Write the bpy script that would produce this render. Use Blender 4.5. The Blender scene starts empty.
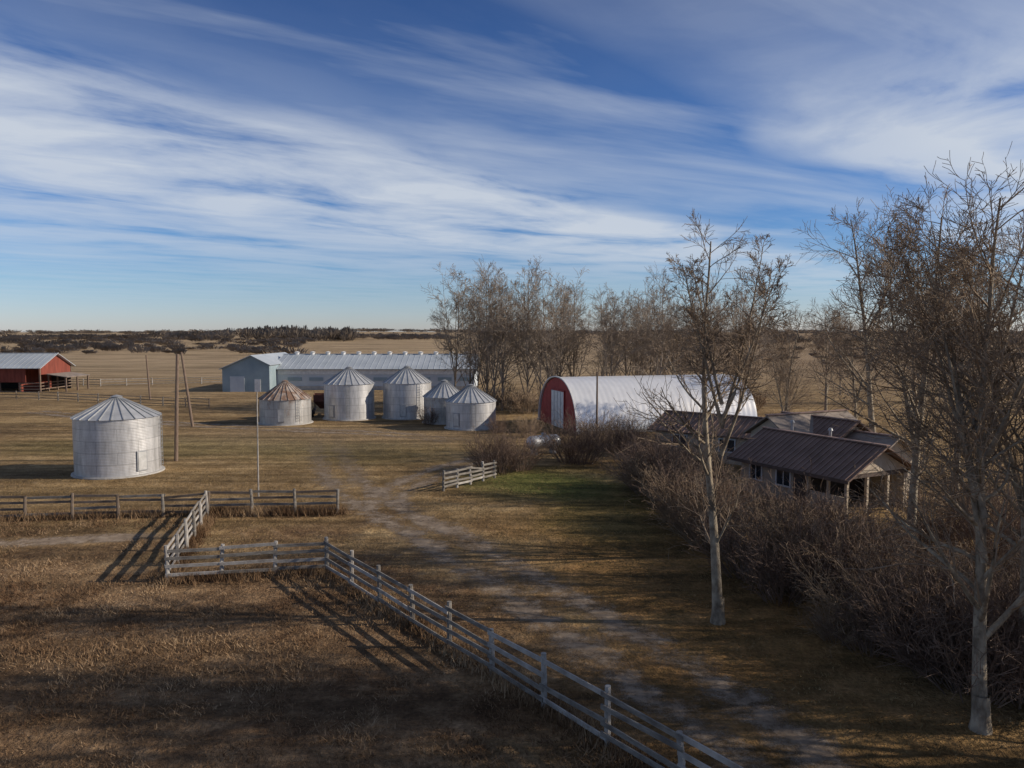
import bpy, math, random
import numpy as np
from mathutils import Vector, Matrix
random.seed(7); np.random.seed(7)
S = bpy.context.scene
COL = S.collection
S.view_settings.view_transform = 'Standard'
S.view_settings.look = 'None'
S.view_settings.exposure = 0

# ------------------------------------------------------------------ materials
def newmat(name):
    m = bpy.data.materials.new(name); m.use_nodes = True
    nt = m.node_tree; b = nt.nodes['Principled BSDF']
    return m, nt, b
def N(nt, t, **kw):
    n = nt.nodes.new(t)
    for k, v in kw.items():
        if k in n.inputs.keys(): n.inputs[k].default_value = v
        else: setattr(n, k, v)
    return n
def ramp(nt, stops, fac=None):
    r = nt.nodes.new('ShaderNodeValToRGB')
    el = r.color_ramp.elements
    while len(el) < len(stops): el.new(0.5)
    for e, (p, c) in zip(el, stops):
        e.position = p
        e.color = (c, c, c, 1) if not isinstance(c, (tuple, list)) else (*c, 1)
    if fac is not None: nt.links.new(fac, r.inputs[0])
    return r
def mixc(nt, f, a, b, mode='MIX'):
    m = nt.nodes.new('ShaderNodeMix'); m.data_type = 'RGBA'; m.blend_type = mode
    for i, v in ((0, f), (6, a), (7, b)):
        if isinstance(v, bpy.types.NodeSocket): nt.links.new(v, m.inputs[i])
        elif isinstance(v, (int, float)): m.inputs[i].default_value = v
        else: m.inputs[i].default_value = (*v, 1)
    return m.outputs[2]
def mathn(nt, op, a, b=None, c=None):
    m = nt.nodes.new('ShaderNodeMath'); m.operation = op
    for i, v in enumerate((a, b, c)):
        if v is None: continue
        if isinstance(v, (int, float)): m.inputs[i].default_value = v
        else: nt.links.new(v, m.inputs[i])
    return m.outputs[0]
def mapping(nt, src, scale=(1, 1, 1), rot=(0, 0, 0)):
    m = nt.nodes.new('ShaderNodeMapping'); nt.links.new(src, m.inputs[0])
    m.inputs['Scale'].default_value = scale; m.inputs['Rotation'].default_value = rot
    return m.outputs[0]

def mat(name, c1, c2, scale=3.0, rough=0.8, metal=0.0, bump=0.0, bscale=20, stretch=(1, 1, 1), lo=.35, hi=.65, detail=4.0):
    m, nt, b = newmat(name)
    tc = nt.nodes.new('ShaderNodeTexCoord')
    v = mapping(nt, tc.outputs['Object'], stretch)
    n = N(nt, 'ShaderNodeTexNoise', Scale=scale, Detail=detail, Roughness=0.6); nt.links.new(v, n.inputs['Vector'])
    r = ramp(nt, [(lo, c1), (hi, c2)], n.outputs[0])
    nt.links.new(r.outputs[0], b.inputs['Base Color'])
    b.inputs['Roughness'].default_value = rough; b.inputs['Metallic'].default_value = metal
    if bump:
        n2 = N(nt, 'ShaderNodeTexNoise', Scale=bscale, Detail=3.0); nt.links.new(v, n2.inputs['Vector'])
        bp = N(nt, 'ShaderNodeBump', Strength=bump, Distance=0.05); nt.links.new(n2.outputs[0], bp.inputs['Height'])
        nt.links.new(bp.outputs[0], b.inputs['Normal'])
    return m

def sheet_metal(name, base, dark, rust=0.0):
    """galvanised curved sheets laid in rings; UV = metres"""
    m, nt, b = newmat(name); L = nt.links
    tc = nt.nodes.new('ShaderNodeTexCoord')
    br = N(nt, 'ShaderNodeTexBrick', Scale=1.0); L.new(tc.outputs['UV'], br.inputs['Vector'])
    br.inputs['Color1'].default_value = (*base, 1)
    br.inputs['Color2'].default_value = (*[x * .82 for x in base], 1)
    br.inputs['Mortar'].default_value = (*dark, 1)
    br.inputs['Mortar Size'].default_value = 0.018
    br.inputs['Brick Width'].default_value = 2.7; br.inputs['Row Height'].default_value = 0.82
    n = N(nt, 'ShaderNodeTexNoise', Scale=1.3, Detail=8.0, Roughness=.65)
    L.new(mapping(nt, tc.outputs['UV'], (2.2, .45, 1)), n.inputs['Vector'])
    r = ramp(nt, [(.3, .6), (.68, 1.05)], n.outputs[0])
    col = mixc(nt, 1.0, br.outputs[0], r.outputs[0], 'MULTIPLY')
    if rust:
        n3 = N(nt, 'ShaderNodeTexNoise', Scale=.9, Detail=8.0, Roughness=.7)
        L.new(mapping(nt, tc.outputs['UV'], (1, .6, 1)), n3.inputs['Vector'])
        r3 = ramp(nt, [(.62 - rust * .3, 0.0), (.72 - rust * .2, .7)], n3.outputs[0])
        col = mixc(nt, r3.outputs[0], col, (.2, .12, .08))
    L.new(col, b.inputs['Base Color'])
    b.inputs['Metallic'].default_value = .4; b.inputs['Roughness'].default_value = .42
    w = N(nt, 'ShaderNodeTexWave', Scale=3.0); w.bands_direction = 'Y'
    L.new(tc.outputs['UV'], w.inputs['Vector'])
    bp = N(nt, 'ShaderNodeBump', Strength=.3, Distance=.02); L.new(w.outputs[1], bp.inputs['Height'])
    L.new(bp.outputs[0], b.inputs['Normal'])
    return m

M_galv = sheet_metal('galvanised_sheets', (.64, .635, .63), (.38, .38, .38))
M_galv2 = sheet_metal('galvanised_sheets_old', (.52, .51, .49), (.3, .29, .28), rust=.25)
M_roofgalv = mat('galvanised_roof', (.38, .39, .40), (.54, .545, .55), 1.2, .45, .4)
M_rusty = mat('rusty_roof', (.20, .12, .08), (.38, .33, .29), 1.4, .75, .1, lo=.4, hi=.62)
M_rib = mat('roof_rib', (.26, .27, .28), (.36, .37, .38), 3, .55, .3)
M_bindoor = mat('bin_door', (.42, .42, .41), (.54, .54, .53), 3, .5, .3)
M_quon = mat('quonset_steel', (.74, .74, .74), (.84, .84, .83), .7, .33, .35, lo=.3, hi=.7)
M_red = mat('red_paint', (.25, .03, .025), (.35, .05, .042), 1.5, .75, bump=.2)
M_barnred = mat('barn_red', (.14, .032, .02), (.23, .055, .035), .8, .9, stretch=(3, 3, .5))
M_rustred = mat('rusty_red', (.09, .035, .025), (.15, .06, .045), 2, .9)
M_white = mat('white_paint', (.55, .55, .54), (.72, .72, .70), 2, .6)
M_wood = mat('weathered_wood', (.13, .115, .10), (.27, .25, .22), 2.2, .9, bump=.5, bscale=30, stretch=(1, 1, 3))
M_woodpale = mat('pale_fence_wood', (.24, .22, .20), (.44, .415, .38), 1.8, .9, bump=.4, bscale=30)
M_woodbrown = mat('brown_fence_wood', (.10, .075, .055), (.2, .155, .12), 2, .9)
M_pole = mat('pole_wood', (.13, .09, .065), (.22, .16, .12), 3, .9, bump=.4, stretch=(4, 4, .6))
M_brownroof = mat('brown_metal_roof', (.12, .07, .05), (.18, .11, .082), .9, .65, 0)
M_brownrib = mat('brown_metal_rib', (.19, .12, .095), (.25, .165, .135), .9, .6, 0)
M_greyroof = mat('grey_roof', (.18, .145, .12), (.29, .24, .2), 1.5, .85)
M_stucco = mat('stucco', (.42, .345, .26), (.52, .44, .34), 2, .95, bump=.3, bscale=50)
M_trim = mat('brown_trim', (.06, .04, .03), (.1, .065, .05), 4, .7)
M_dark = mat('shade_and_wheel_black', (.02, .018, .016), (.035, .03, .028), 2, .9)  # near-black for wagon wheels; in carport and barn it paints interior shade
M_conc = mat('concrete', (.32, .31, .29), (.45, .43, .4), 1.5, .9, bump=.3)
M_barnroof = mat('barn_roof_steel', (.38, .42, .45), (.49, .53, .56), .25, .5, .2)
M_barnwall = mat('barn_wall_steel', (.42, .46, .50), (.52, .56, .58), .4, .6, .1)
M_bluewall = mat('bluegrey_wall', (.22, .29, .32), (.29, .36, .39), .4, .6, .1)
M_glass = mat('window_glass', (.015, .02, .025), (.05, .06, .07), 1.5, .08, lo=.3, hi=.7)
M_bark = mat('poplar_bark', (.13, .10, .07), (.38, .32, .235), 3.5, .95, bump=.7, bscale=14, stretch=(1, 1, .6))
M_twig = mat('twig_bark', (.18, .13, .088), (.33, .245, .168), 1.2, .9)
M_twigdist = mat('grove_bark', (.21, .16, .118), (.37, .30, .23), .4, .9, detail=1)
M_shrub = mat('shrub_twigs', (.105, .066, .046), (.215, .145, .102), 1.0, .9, detail=1)
M_shrubtan = mat('shrub_tan_twigs', (.17, .118, .074), (.33, .24, .155), 1.0, .9, detail=1)
M_brush = mat('distant_brush', (.13, .105, .085), (.23, .19, .155), .03, .95, detail=1)

# ------------------------------------------------------------------ mesh builder
class MB:
    def __init__(s): s.v = []; s.f = []; s.m = []
    def box(s, cx, cy, cz, sx, sy, sz, rz=0, mi=0):
        b = len(s.v); c, n = math.cos(rz), math.sin(rz)
        for dz in (-.5, .5):
            for dx, dy in ((-.5, -.5), (.5, -.5), (.5, .5), (-.5, .5)):
                x, y = dx * sx, dy * sy
                s.v.append((cx + x * c - y * n, cy + x * n + y * c, cz + dz * sz))
        for f in ((3, 2, 1, 0), (4, 5, 6, 7), (0, 1, 5, 4), (1, 2, 6, 5), (2, 3, 7, 6), (3, 0, 4, 7)):
            s.f.append(tuple(b + i for i in f)); s.m.append(mi)
    def poly(s, pts, mi=0):
        b = len(s.v); s.v += [tuple(p) for p in pts]; s.f.append(tuple(range(b, b + len(pts)))); s.m.append(mi)
    def beam(s, p, q, w, h, mi=0, up=(0, 0, 1)):
        p = Vector(p); q = Vector(q); d = (q - p).normalized()
        n = d.cross(Vector(up))
        if n.length < 1e-4: n = d.cross(Vector((1, 0, 0)))
        n.normalize(); u = n.cross(d)
        b = len(s.v)
        for e in (p, q):
            for a, c in ((-1, -1), (1, -1), (1, 1), (-1, 1)):
                s.v.append(tuple(e + n * a * w / 2 + u * c * h / 2))
        for f in ((0, 1, 2, 3), (7, 6, 5, 4), (0, 4, 5, 1), (1, 5, 6, 2), (2, 6, 7, 3), (3, 7, 4, 0)):
            s.f.append(tuple(b + i for i in f)); s.m.append(mi)
    def slab(s, quad, t, mi=0):
        q = [Vector(p) for p in quad]; n = (q[1] - q[0]).cross(q[3] - q[0]).normalized()
        if n.z < 0: n = -n
        b = len(s.v)
        s.v += [tuple(p) for p in q] + [tuple(p - n * t) for p in q]
        for f in ((0, 1, 2, 3), (7, 6, 5, 4), (0, 4, 5, 1), (1, 5, 6, 2), (2, 6, 7, 3), (3, 7, 4, 0)):
            s.f.append(tuple(b + i for i in f)); s.m.append(mi)
    def tube(s, pts, rads, n=6, mi=0, cap=True):
        b = len(s.v); k = len(pts)
        for i, p in enumerate(pts):
            d = (pts[min(i + 1, k - 1)] - pts[max(i - 1, 0)])
            d = d.normalized() if d.length > 1e-6 else Vector((0, 0, 1))
            a = d.orthogonal().normalized() if abs(d.z) < .9 else Vector((1, 0, 0)).cross(d).normalized()
            c = d.cross(a)
            for j in range(n):
                t = 2 * math.pi * j / n
                s.v.append(tuple(p + (a * math.cos(t) + c * math.sin(t)) * rads[i]))
        for i in range(k - 1):
            for j in range(n):
                j2 = (j + 1) % n
                s.f.append((b + i * n + j, b + i * n + j2, b + (i + 1) * n + j2, b + (i + 1) * n + j)); s.m.append(mi)
        if cap:
            s.f.append(tuple(b + (k - 1) * n + j for j in range(n))); s.m.append(mi)
    def mesh(s, name, mats, smooth=False):
        me = bpy.data.meshes.new(name); me.from_pydata(s.v, [], s.f)
        for m in mats: me.materials.append(m)
        me.polygons.foreach_set('material_index', s.m)
        if smooth: me.polygons.foreach_set('use_smooth', [True] * len(me.polygons))
        me.update(); return me
    def obj(s, name, mats, parent=None, smooth=False):
        o = bpy.data.objects.new(name, s.mesh(name, mats, smooth)); COL.objects.link(o)
        if parent: o.parent = parent
        return o
def empty(name, loc=(0, 0, 0), rz=0):
    e = bpy.data.objects.new(name, None); e.location = loc; e.rotation_euler = (0, 0, rz); COL.objects.link(e)
    e.empty_display_size = .5
    return e
def inst(name, me, loc, rz=0, sc=1.0, tilt=(0, 0)):
    o = bpy.data.objects.new(name, me); o.location = loc; o.rotation_euler = (tilt[0], tilt[1], rz)
    o.scale = sc if isinstance(sc, tuple) else (sc, sc, sc); COL.objects.link(o); return o

# ------------------------------------------------------------------ terrain
def sstep(a, b, x):
    t = np.clip((x - a) / (b - a), 0, 1); return t * t * (3 - 2 * t)
def hgt(x, y):
    x = np.asarray(x, float); y = np.asarray(y, float)
    base = 7.6 * sstep(330, 1100, y)
    roll = (1.5 * np.sin(x / 210 + 1.0) + 1.0 * np.sin(x / 97 + y / 300)) * sstep(350, 900, y)
    left = 2.6 * np.exp(-((x + 230) / 170) ** 2) * sstep(300, 560, y)
    return base + roll * .3 + left
def axis(lo, hi, step, far, g=1.12):
    a = list(np.arange(lo, hi + 1e-6, step)); s = step
    x = hi
    while x < far: s *= g; x += s; a.append(x)
    x = lo; s = step
    while x > -far: s *= g; x -= s; a.insert(0, x)
    return np.array(a)
xs = axis(-60, 60, 3, 7000); ys = axis(0, 400, 8, 9000); ys = ys[ys > -300]
X, Y = np.meshgrid(xs, ys); Z = hgt(X, Y)
nx, ny = len(xs), len(ys)
verts = np.stack([X.ravel(), Y.ravel(), Z.ravel()], 1)
idx = np.arange(nx * ny).reshape(ny, nx)
faces = np.stack([idx[:-1, :-1].ravel(), idx[:-1, 1:].ravel(), idx[1:, 1:].ravel(), idx[1:, :-1].ravel()], 1)
def np_mesh(name, verts, faces, mats, smooth=False):
    me = bpy.data.meshes.new(name); nf = len(faces); k = faces.shape[1]
    me.vertices.add(len(verts)); me.vertices.foreach_set('co', verts.astype(np.float32).ravel())
    me.loops.add(nf * k); me.loops.foreach_set('vertex_index', faces.astype(np.int32).ravel())
    me.polygons.add(nf); me.polygons.foreach_set('loop_start', np.arange(0, nf * k, k, dtype=np.int32))
    if smooth: me.polygons.foreach_set('use_smooth', np.ones(nf, bool))
    for m in mats: me.materials.append(m)
    me.update(calc_edges=True); me.validate(); return me

def ellipse_mask(nt, pos, cx, cy, rx, ry, rot=0, soft=.5, warp=None):
    m = nt.nodes.new('ShaderNodeMapping'); m.vector_type = 'TEXTURE'
    nt.links.new(pos, m.inputs[0])
    m.inputs['Location'].default_value = (cx, cy, 0); m.inputs['Rotation'].default_value = (0, 0, rot)
    m.inputs['Scale'].default_value = (rx, ry, 1000)
    l = nt.nodes.new('ShaderNodeVectorMath'); l.operation = 'LENGTH'; nt.links.new(m.outputs[0], l.inputs[0])
    v = l.outputs['Value']
    if warp is not None: v = mathn(nt, 'ADD', v, warp)
    mr = nt.nodes.new('ShaderNodeMapRange'); mr.interpolation_type = 'SMOOTHSTEP'
    nt.links.new(v, mr.inputs[0]); mr.inputs[1].default_value = 1 + soft; mr.inputs[2].default_value = 1 - soft
    mr.inputs[3].default_value = 0; mr.inputs[4].default_value = 1
    return mr.outputs[0]

def ground_mat():
    m, nt, b = newmat('ground_soil_and_grass'); L = nt.links
    g = nt.nodes.new('ShaderNodeNewGeometry'); P = g.outputs['Position']
    nb = N(nt, 'ShaderNodeTexNoise', Scale=.11, Detail=7.0, Roughness=.68); L.new(P, nb.inputs[0])
    nf = N(nt, 'ShaderNodeTexNoise', Scale=1.0, Detail=6.0, Roughness=.74); L.new(P, nf.inputs[0])
    nff = N(nt, 'ShaderNodeTexNoise', Scale=7.0, Detail=3.0, Roughness=.7); L.new(P, nff.inputs[0])
    base = ramp(nt, [(.38, (.14, .088, .040)), (.5, (.27, .178, .080)), (.61, (.42, .295, .145))], nb.outputs[0]).outputs[0]
    fine = ramp(nt, [(.32, (.09, .056, .028)), (.5, (.26, .172, .084)), (.68, (.50, .365, .205))], nf.outputs[0]).outputs[0]
    col = mixc(nt, .48, base, fine)
    warp = mathn(nt, 'MULTIPLY_ADD', nb.outputs[0], 2.2, -1.1)
    pm = ellipse_mask(nt, P, -14, 18, 17, 19, 0, .35, warp)
    past = ramp(nt, [(.34, (.05, .028, .016)), (.5, (.185, .112, .060)), (.68, (.42, .285, .165))], nf.outputs[0]).outputs[0]
    past = mixc(nt, .45, past, ramp(nt, [(.4, (.095, .052, .028)), (.6, (.32, .21, .12))], nb.outputs[0]).outputs[0])
    col = mixc(nt, mathn(nt, 'MULTIPLY', pm, .92), col, past)
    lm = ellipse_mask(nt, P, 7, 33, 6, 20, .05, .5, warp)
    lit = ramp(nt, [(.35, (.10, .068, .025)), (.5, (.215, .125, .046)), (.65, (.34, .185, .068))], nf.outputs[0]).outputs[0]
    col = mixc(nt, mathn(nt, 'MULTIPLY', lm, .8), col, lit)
    gr = ramp(nt, [(.35, (.06, .078, .02)), (.65, (.15, .165, .045))], nf.outputs[0]).outputs[0]
    for (cx, cy, rx, ry, k) in ((2.8, 50, 4.8, 5, .85), (-12, 63, 10, 6, .25), (5, 42, 3.2, 6, .35), (-30, 66, 14, 6, .3)):
        gm = ellipse_mask(nt, P, cx, cy, rx, ry, 0, .6, warp)
        col = mixc(nt, mathn(nt, 'MULTIPLY', gm, k), col, gr)
    ym = ellipse_mask(nt, P, -16, 73, 16, 9, 0, .5, warp)
    col = mixc(nt, mathn(nt, 'MULTIPLY', ym, .35), col, (.31, .23, .145))
    wv = N(nt, 'ShaderNodeTexNoise', Scale=1.0, Detail=4.0, Roughness=.65); L.new(mapping(nt, P, (.05, .5, .2), (0, 0, .35)), wv.inputs[0])
    col = mixc(nt, .8, col, ramp(nt, [(.4, .5), (.6, 1.2)], wv.outputs[0]).outputs[0], 'MULTIPLY')
    sep = nt.nodes.new('ShaderNodeSeparateXYZ'); L.new(P, sep.inputs[0])
    far = nt.nodes.new('ShaderNodeMapRange'); L.new(sep.outputs[1], far.inputs[0]); far.inputs[1].default_value = 85; far.inputs[2].default_value = 210
    nd = N(nt, 'ShaderNodeTexNoise', Scale=1.0, Detail=7.0, Roughness=.7); L.new(mapping(nt, P, (.006, .022, .01), (0, 0, .12)), nd.inputs[0])
    fc = ramp(nt, [(.36, (.17, .12, .07)), (.46, (.29, .208, .12)), (.54, (.46, .34, .21)), (.64, (.27, .19, .115))], nd.outputs[0]).outputs[0]
    ns = N(nt, 'ShaderNodeTexNoise', Scale=1.0, Detail=6.0, Roughness=.72); L.new(mapping(nt, P, (.045, .22, .1), (0, 0, .12)), ns.inputs[0])
    fc = mixc(nt, .5, fc, ramp(nt, [(.38, (.11, .082, .052)), (.62, (.50, .38, .24))], ns.outputs[0]).outputs[0])
    fr = nt.nodes.new('ShaderNodeMapRange'); L.new(sep.outputs[0], fr.inputs[0]); fr.inputs[1].default_value = 0; fr.inputs[2].default_value = 90; fr.inputs[4].default_value = .5
    fc = mixc(nt, fr.outputs[0], fc, (.215, .145, .088))
    col = mixc(nt, far.outputs[0], col, fc)
    sp = ramp(nt, [(.3, .55), (.7, 1.36)], nff.outputs[0]).outputs[0]
    col = mixc(nt, .85, col, sp, 'MULTIPLY')
    L.new(col, b.inputs['Base Color']); b.inputs['Roughness'].default_value = 1.0
    b.inputs['Specular IOR Level'].default_value = .1
    add = mathn(nt, 'MULTIPLY_ADD', nf.outputs[0], .9, mathn(nt, 'MULTIPLY', nff.outputs[0], .25))
    bp = N(nt, 'ShaderNodeBump', Strength=1.0, Distance=.4); L.new(add, bp.inputs['Height']); L.new(bp.outputs[0], b.inputs['Normal'])
    return m
ground = bpy.data.objects.new('ground', np_mesh('ground', verts, faces, [ground_mat()], True)); COL.objects.link(ground)

# ------------------------------------------------------------------ dirt tracks (sheets above the ground, feathered edges)
def track_mat(name, ruts=True, pale=1.0):
    m, nt, b = newmat(name); L = nt.links
    g = nt.nodes.new('ShaderNodeNewGeometry'); P = g.outputs['Position']
    uv = nt.nodes.new('ShaderNodeUVMap'); sep = nt.nodes.new('ShaderNodeSeparateXYZ'); L.new(uv.outputs[0], sep.inputs[0])
    n = N(nt, 'ShaderNodeTexNoise', Scale=1.3, Detail=7.0, Roughness=.76); L.new(P, n.inputs[0])
    n2 = N(nt, 'ShaderNodeTexNoise', Scale=.35, Detail=5.0, Roughness=.6); L.new(P, n2.inputs[0])
    cs = [(.12, .085, .056), (.24, .18, .125), (.40, .32, .24)]
    col = ramp(nt, [(p, tuple(x * pale for x in c)) for p, c in zip((.3, .5, .7), cs)], n.outputs[0]).outputs[0]
    L.new(col, b.inputs['Base Color']); b.inputs['Roughness'].default_value = .95
    e = mathn(nt, 'MULTIPLY', mathn(nt, 'ABSOLUTE', mathn(nt, 'SUBTRACT', sep.outputs[0], .5)), 2)
    if ruts: rut = mathn(nt, 'SUBTRACT', 1.0, mathn(nt, 'MULTIPLY', mathn(nt, 'ABSOLUTE', mathn(nt, 'SUBTRACT', e, .38)), 2.0))
    else: rut = mathn(nt, 'SUBTRACT', 1.3, e)
    a = mathn(nt, 'ADD', rut, mathn(nt, 'MULTIPLY_ADD', n.outputs[0], 2.4, -1.25))
    a = mathn(nt, 'ADD', a, mathn(nt, 'MULTIPLY_ADD', n2.outputs[0], 2.2, -1.1))
    mr = nt.nodes.new('ShaderNodeMapRange'); mr.interpolation_type = 'SMOOTHSTEP'; L.new(a, mr.inputs[0]); mr.inputs[1].default_value = .1; mr.inputs[2].default_value = 1.1
    edge = nt.nodes.new('ShaderNodeMapRange'); L.new(e, edge.inputs[0]); edge.inputs[1].default_value = 1.0; edge.inputs[2].default_value = .6
    endm = nt.nodes.new('ShaderNodeMapRange'); L.new(sep.outputs[1], endm.inputs[0]); endm.inputs[1].default_value = 0; endm.inputs[2].default_value = .25
    al = mathn(nt, 'MULTIPLY', mathn(nt, 'MULTIPLY', mr.outputs[0], edge.outputs[0]), endm.outputs[0])
    al = mathn(nt, 'MULTIPLY', al, .8)
    L.new(al, b.inputs['Alpha'])
    bp = N(nt, 'ShaderNodeBump', Strength=.7, Distance=.15); L.new(n.outputs[0], bp.inputs['Height']); L.new(bp.outputs[0], b.inputs['Normal'])
    return m
M_track = track_mat('dirt_track_soil'); M_path = track_mat('pale_path_soil', False, 1.25)
def track(name, pts, w, z=.006, m=None):
    P = [Vector((*p, 0)) for p in pts]; P = [P[0] * 2 - P[1]] + P + [P[-1] * 2 - P[-2]]
    out = []
    for i in range(1, len(P) - 2):
        for k in range(10):
            t = k / 10
            out.append(.5 * ((2 * P[i]) + (P[i + 1] - P[i - 1]) * t + (2 * P[i - 1] - 5 * P[i] + 4 * P[i + 1] - P[i + 2]) * t * t + (3 * P[i] - P[i - 1] - 3 * P[i + 1] + P[i + 2]) * t ** 3))
    out.append(P[-2]); v = []; f = []; uvs = []
    for i, p in enumerate(out):
        d = (out[min(i + 1, len(out) - 1)] - out[max(i - 1, 0)]).normalized(); n = Vector((-d.y, d.x, 0))
        v += [(p + n * w / 2 + Vector((0, 0, z)))[:], (p - n * w / 2 + Vector((0, 0, z)))[:]]; uvs += [(0, i / len(out)), (1, i / len(out))]
        if i: f.append((2 * i - 2, 2 * i - 1, 2 * i + 1, 2 * i))
    me = bpy.data.meshes.new(name); me.from_pydata(v, [], f); me.materials.append(m or M_track)
    ul = me.uv_layers.new(name='UVMap')
    for lp in me.loops: ul.data[lp.index].uv = uvs[lp.vertex_index]
    o = bpy.data.objects.new(name, me); COL.objects.link(o)
track('dirt_track', [(-19, 77), (-15, 62), (-11, 50), (-7, 42), (-3, 35.5), (.6, 29), (3.0, 24.3), (4.8, 20.6), (6.0, 17.8), (7.6, 12), (9, 5)], 5.4)
track('dirt_track', [(4, 66), (-2, 60), (-6, 52), (-7.5, 44), (-4, 37)], 4.4, .012)
track('footpath', [(-16.5, 37.0), (-20, 36.4), (-24, 35.5), (-36, 34.2)], 2.2, .006, M_path)
track('dirt_track', [(-3, 68), (-12, 74), (-24, 78), (-40, 84), (-60, 95)], 5, .018)

# ------------------------------------------------------------------ grass
def grass(name, n, region, hmin, hmax, material, blades=6, spread=.12, keep=None, wid=.022, leanmax=.8, clump=0.0):
    x0, x1, y0, y1 = region
    u = np.random.rand(n); yy = y0 + (y1 - y0) * u ** 1.35; xx = x0 + (x1 - x0) * np.random.rand(n)
    pt = np.sin(xx * 1.3 + 2 * np.sin(yy * .7)) * np.sin(yy * 1.1 + 1.7 * np.sin(xx * .9)) + .8 * np.sin(xx * .31 + 1.5 * np.sin(yy * .23)) * np.sin(yy * .37 + xx * .11) + np.random.randn(n) * .45
    k = pt > -9 if not clump else pt > clump
    if keep is not None: k &= keep(xx, yy)
    xx = xx[k]; yy = yy[k]; pt = pt[k]
    n = len(xx)
    hh = hmin + (hmax - hmin) * np.clip(.35 + .4 * pt, 0, 1.3)
    bx = np.repeat(xx, blades) + np.random.randn(n * blades) * spread; by = np.repeat(yy, blades) + np.random.randn(n * blades) * spread
    h = np.repeat(hh, blades) * (.5 + .7 * np.random.rand(n * blades)); m = n * blades
    a = np.random.rand(m) * 2 * np.pi; lean = np.random.rand(m) * leanmax
    la = np.random.rand(m) * 2 * np.pi
    w = wid * (.6 + .8 * np.random.rand(m))
    v = np.zeros((m, 3, 3))
    v[:, 0] = np.stack([bx - np.cos(a) * w, by - np.sin(a) * w, np.full(m, -.01)], 1)
    v[:, 1] = np.stack([bx + np.cos(a) * w, by + np.sin(a) * w, np.full(m, -.01)], 1)
    v[:, 2] = np.stack([bx + np.cos(la) * lean * h, by + np.sin(la) * lean * h, h], 1)
    me = np_mesh(name, v.reshape(-1, 3), np.arange(m * 3).reshape(m, 3), [material])
    o = bpy.data.objects.new(name, me); COL.objects.link(o); return o
def grassmat(name, a, b_, c):
    m, nt, b = newmat(name); g = nt.nodes.new('ShaderNodeNewGeometry')
    n = N(nt, 'ShaderNodeTexNoise', Scale=.3, Detail=3.0); nt.links.new(g.outputs['Position'], n.inputs[0])
    r = mathn(nt, 'MULTIPLY_ADD', g.outputs['Random Per Island'], .5, mathn(nt, 'MULTIPLY_ADD', n.outputs[0], 2.0, -.8))
    rp = ramp(nt, [(.1, a), (.5, b_), (.9, c)], r); nt.links.new(rp.outputs[0], b.inputs['Base Color'])
    b.inputs['Roughness'].default_value = .9; b.inputs['Specular IOR Level'].default_value = .15; return m
M_dry = grassmat('dry_grass', (.10, .056, .030), (.235, .15, .084), (.44, .315, .19))
M_short = grassmat('short_grass', (.13, .088, .038), (.245, .168, .075), (.38, .275, .14))
def left_of_fence(x, y):
    d = (x + 7.7) * .8 + (y - 31.1) * .6
    return (d < -.1) & (y < 40) & ((y < 31.0) | (x < -14 - (y - 30) * .26))
def pasture(x, y): return left_of_fence(x, y) & ~((x < -17) & (np.abs(y - 36.9 - (x + 16.5) * .15) < .8))
grass('dry_pasture_grass', 56000, (-32, 8, 10, 40), .02, .20, M_dry, 5, .11, pasture, wid=.014, leanmax=2.0, clump=-.35)
TR = np.array([(-15, 62), (-11, 50), (-7, 42), (-3, 35.5), (.6, 29), (3.0, 24.3), (4.8, 20.6), (6.0, 17.8), (7.6, 12), (9, 5)], float)
def off_track(x, y):
    d = np.full(len(x), 1e9)
    for a, b in zip(TR[:-1], TR[1:]):
        ab = b - a; t = np.clip(((x - a[0]) * ab[0] + (y - a[1]) * ab[1]) / (ab @ ab), 0, 1)
        d = np.minimum(d, np.hypot(x - a[0] - t * ab[0], y - a[1] - t * ab[1]))
    return d
grass('yard_grass', 26000, (-34, 24, 12, 56), .02, .10, M_short, 4, .16,
      lambda x, y: (~left_of_fence(x, y)) & (off_track(x, y) > 1.3 + 1.2 * np.random.rand(len(x))), leanmax=1.5, wid=.018)
def strip(name, pts, n, mat_, h):
    P = np.array(pts, float); seg = np.random.randint(0, len(P) - 1, n); t = np.random.rand(n)
    c = P[seg] + (P[seg + 1] - P[seg]) * t[:, None] + np.random.randn(n, 2) * .25
    k = 6; m = n * k
    bx = np.repeat(c[:, 0], k) + np.random.randn(m) * .06; by = np.repeat(c[:, 1], k) + np.random.randn(m) * .06
    hh = h * (.3 + .8 * np.random.rand(m)) ; a = np.random.rand(m) * 6.28; l = np.random.rand(m) * .8; la = np.random.rand(m) * 6.28; w = .014
    v = np.zeros((m, 3, 3))
    v[:, 0] = np.stack([bx - np.cos(a) * w, by - np.sin(a) * w, np.zeros(m)], 1); v[:, 1] = np.stack([bx + np.cos(a) * w, by + np.sin(a) * w, np.zeros(m)], 1)
    v[:, 2] = np.stack([bx + np.cos(la) * l * hh, by + np.sin(la) * l * hh, hh], 1)
    o = bpy.data.objects.new(name, np_mesh(name, v.reshape(-1, 3), np.arange(m * 3).reshape(m, 3), [mat_])); COL.objects.link(o)

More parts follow.
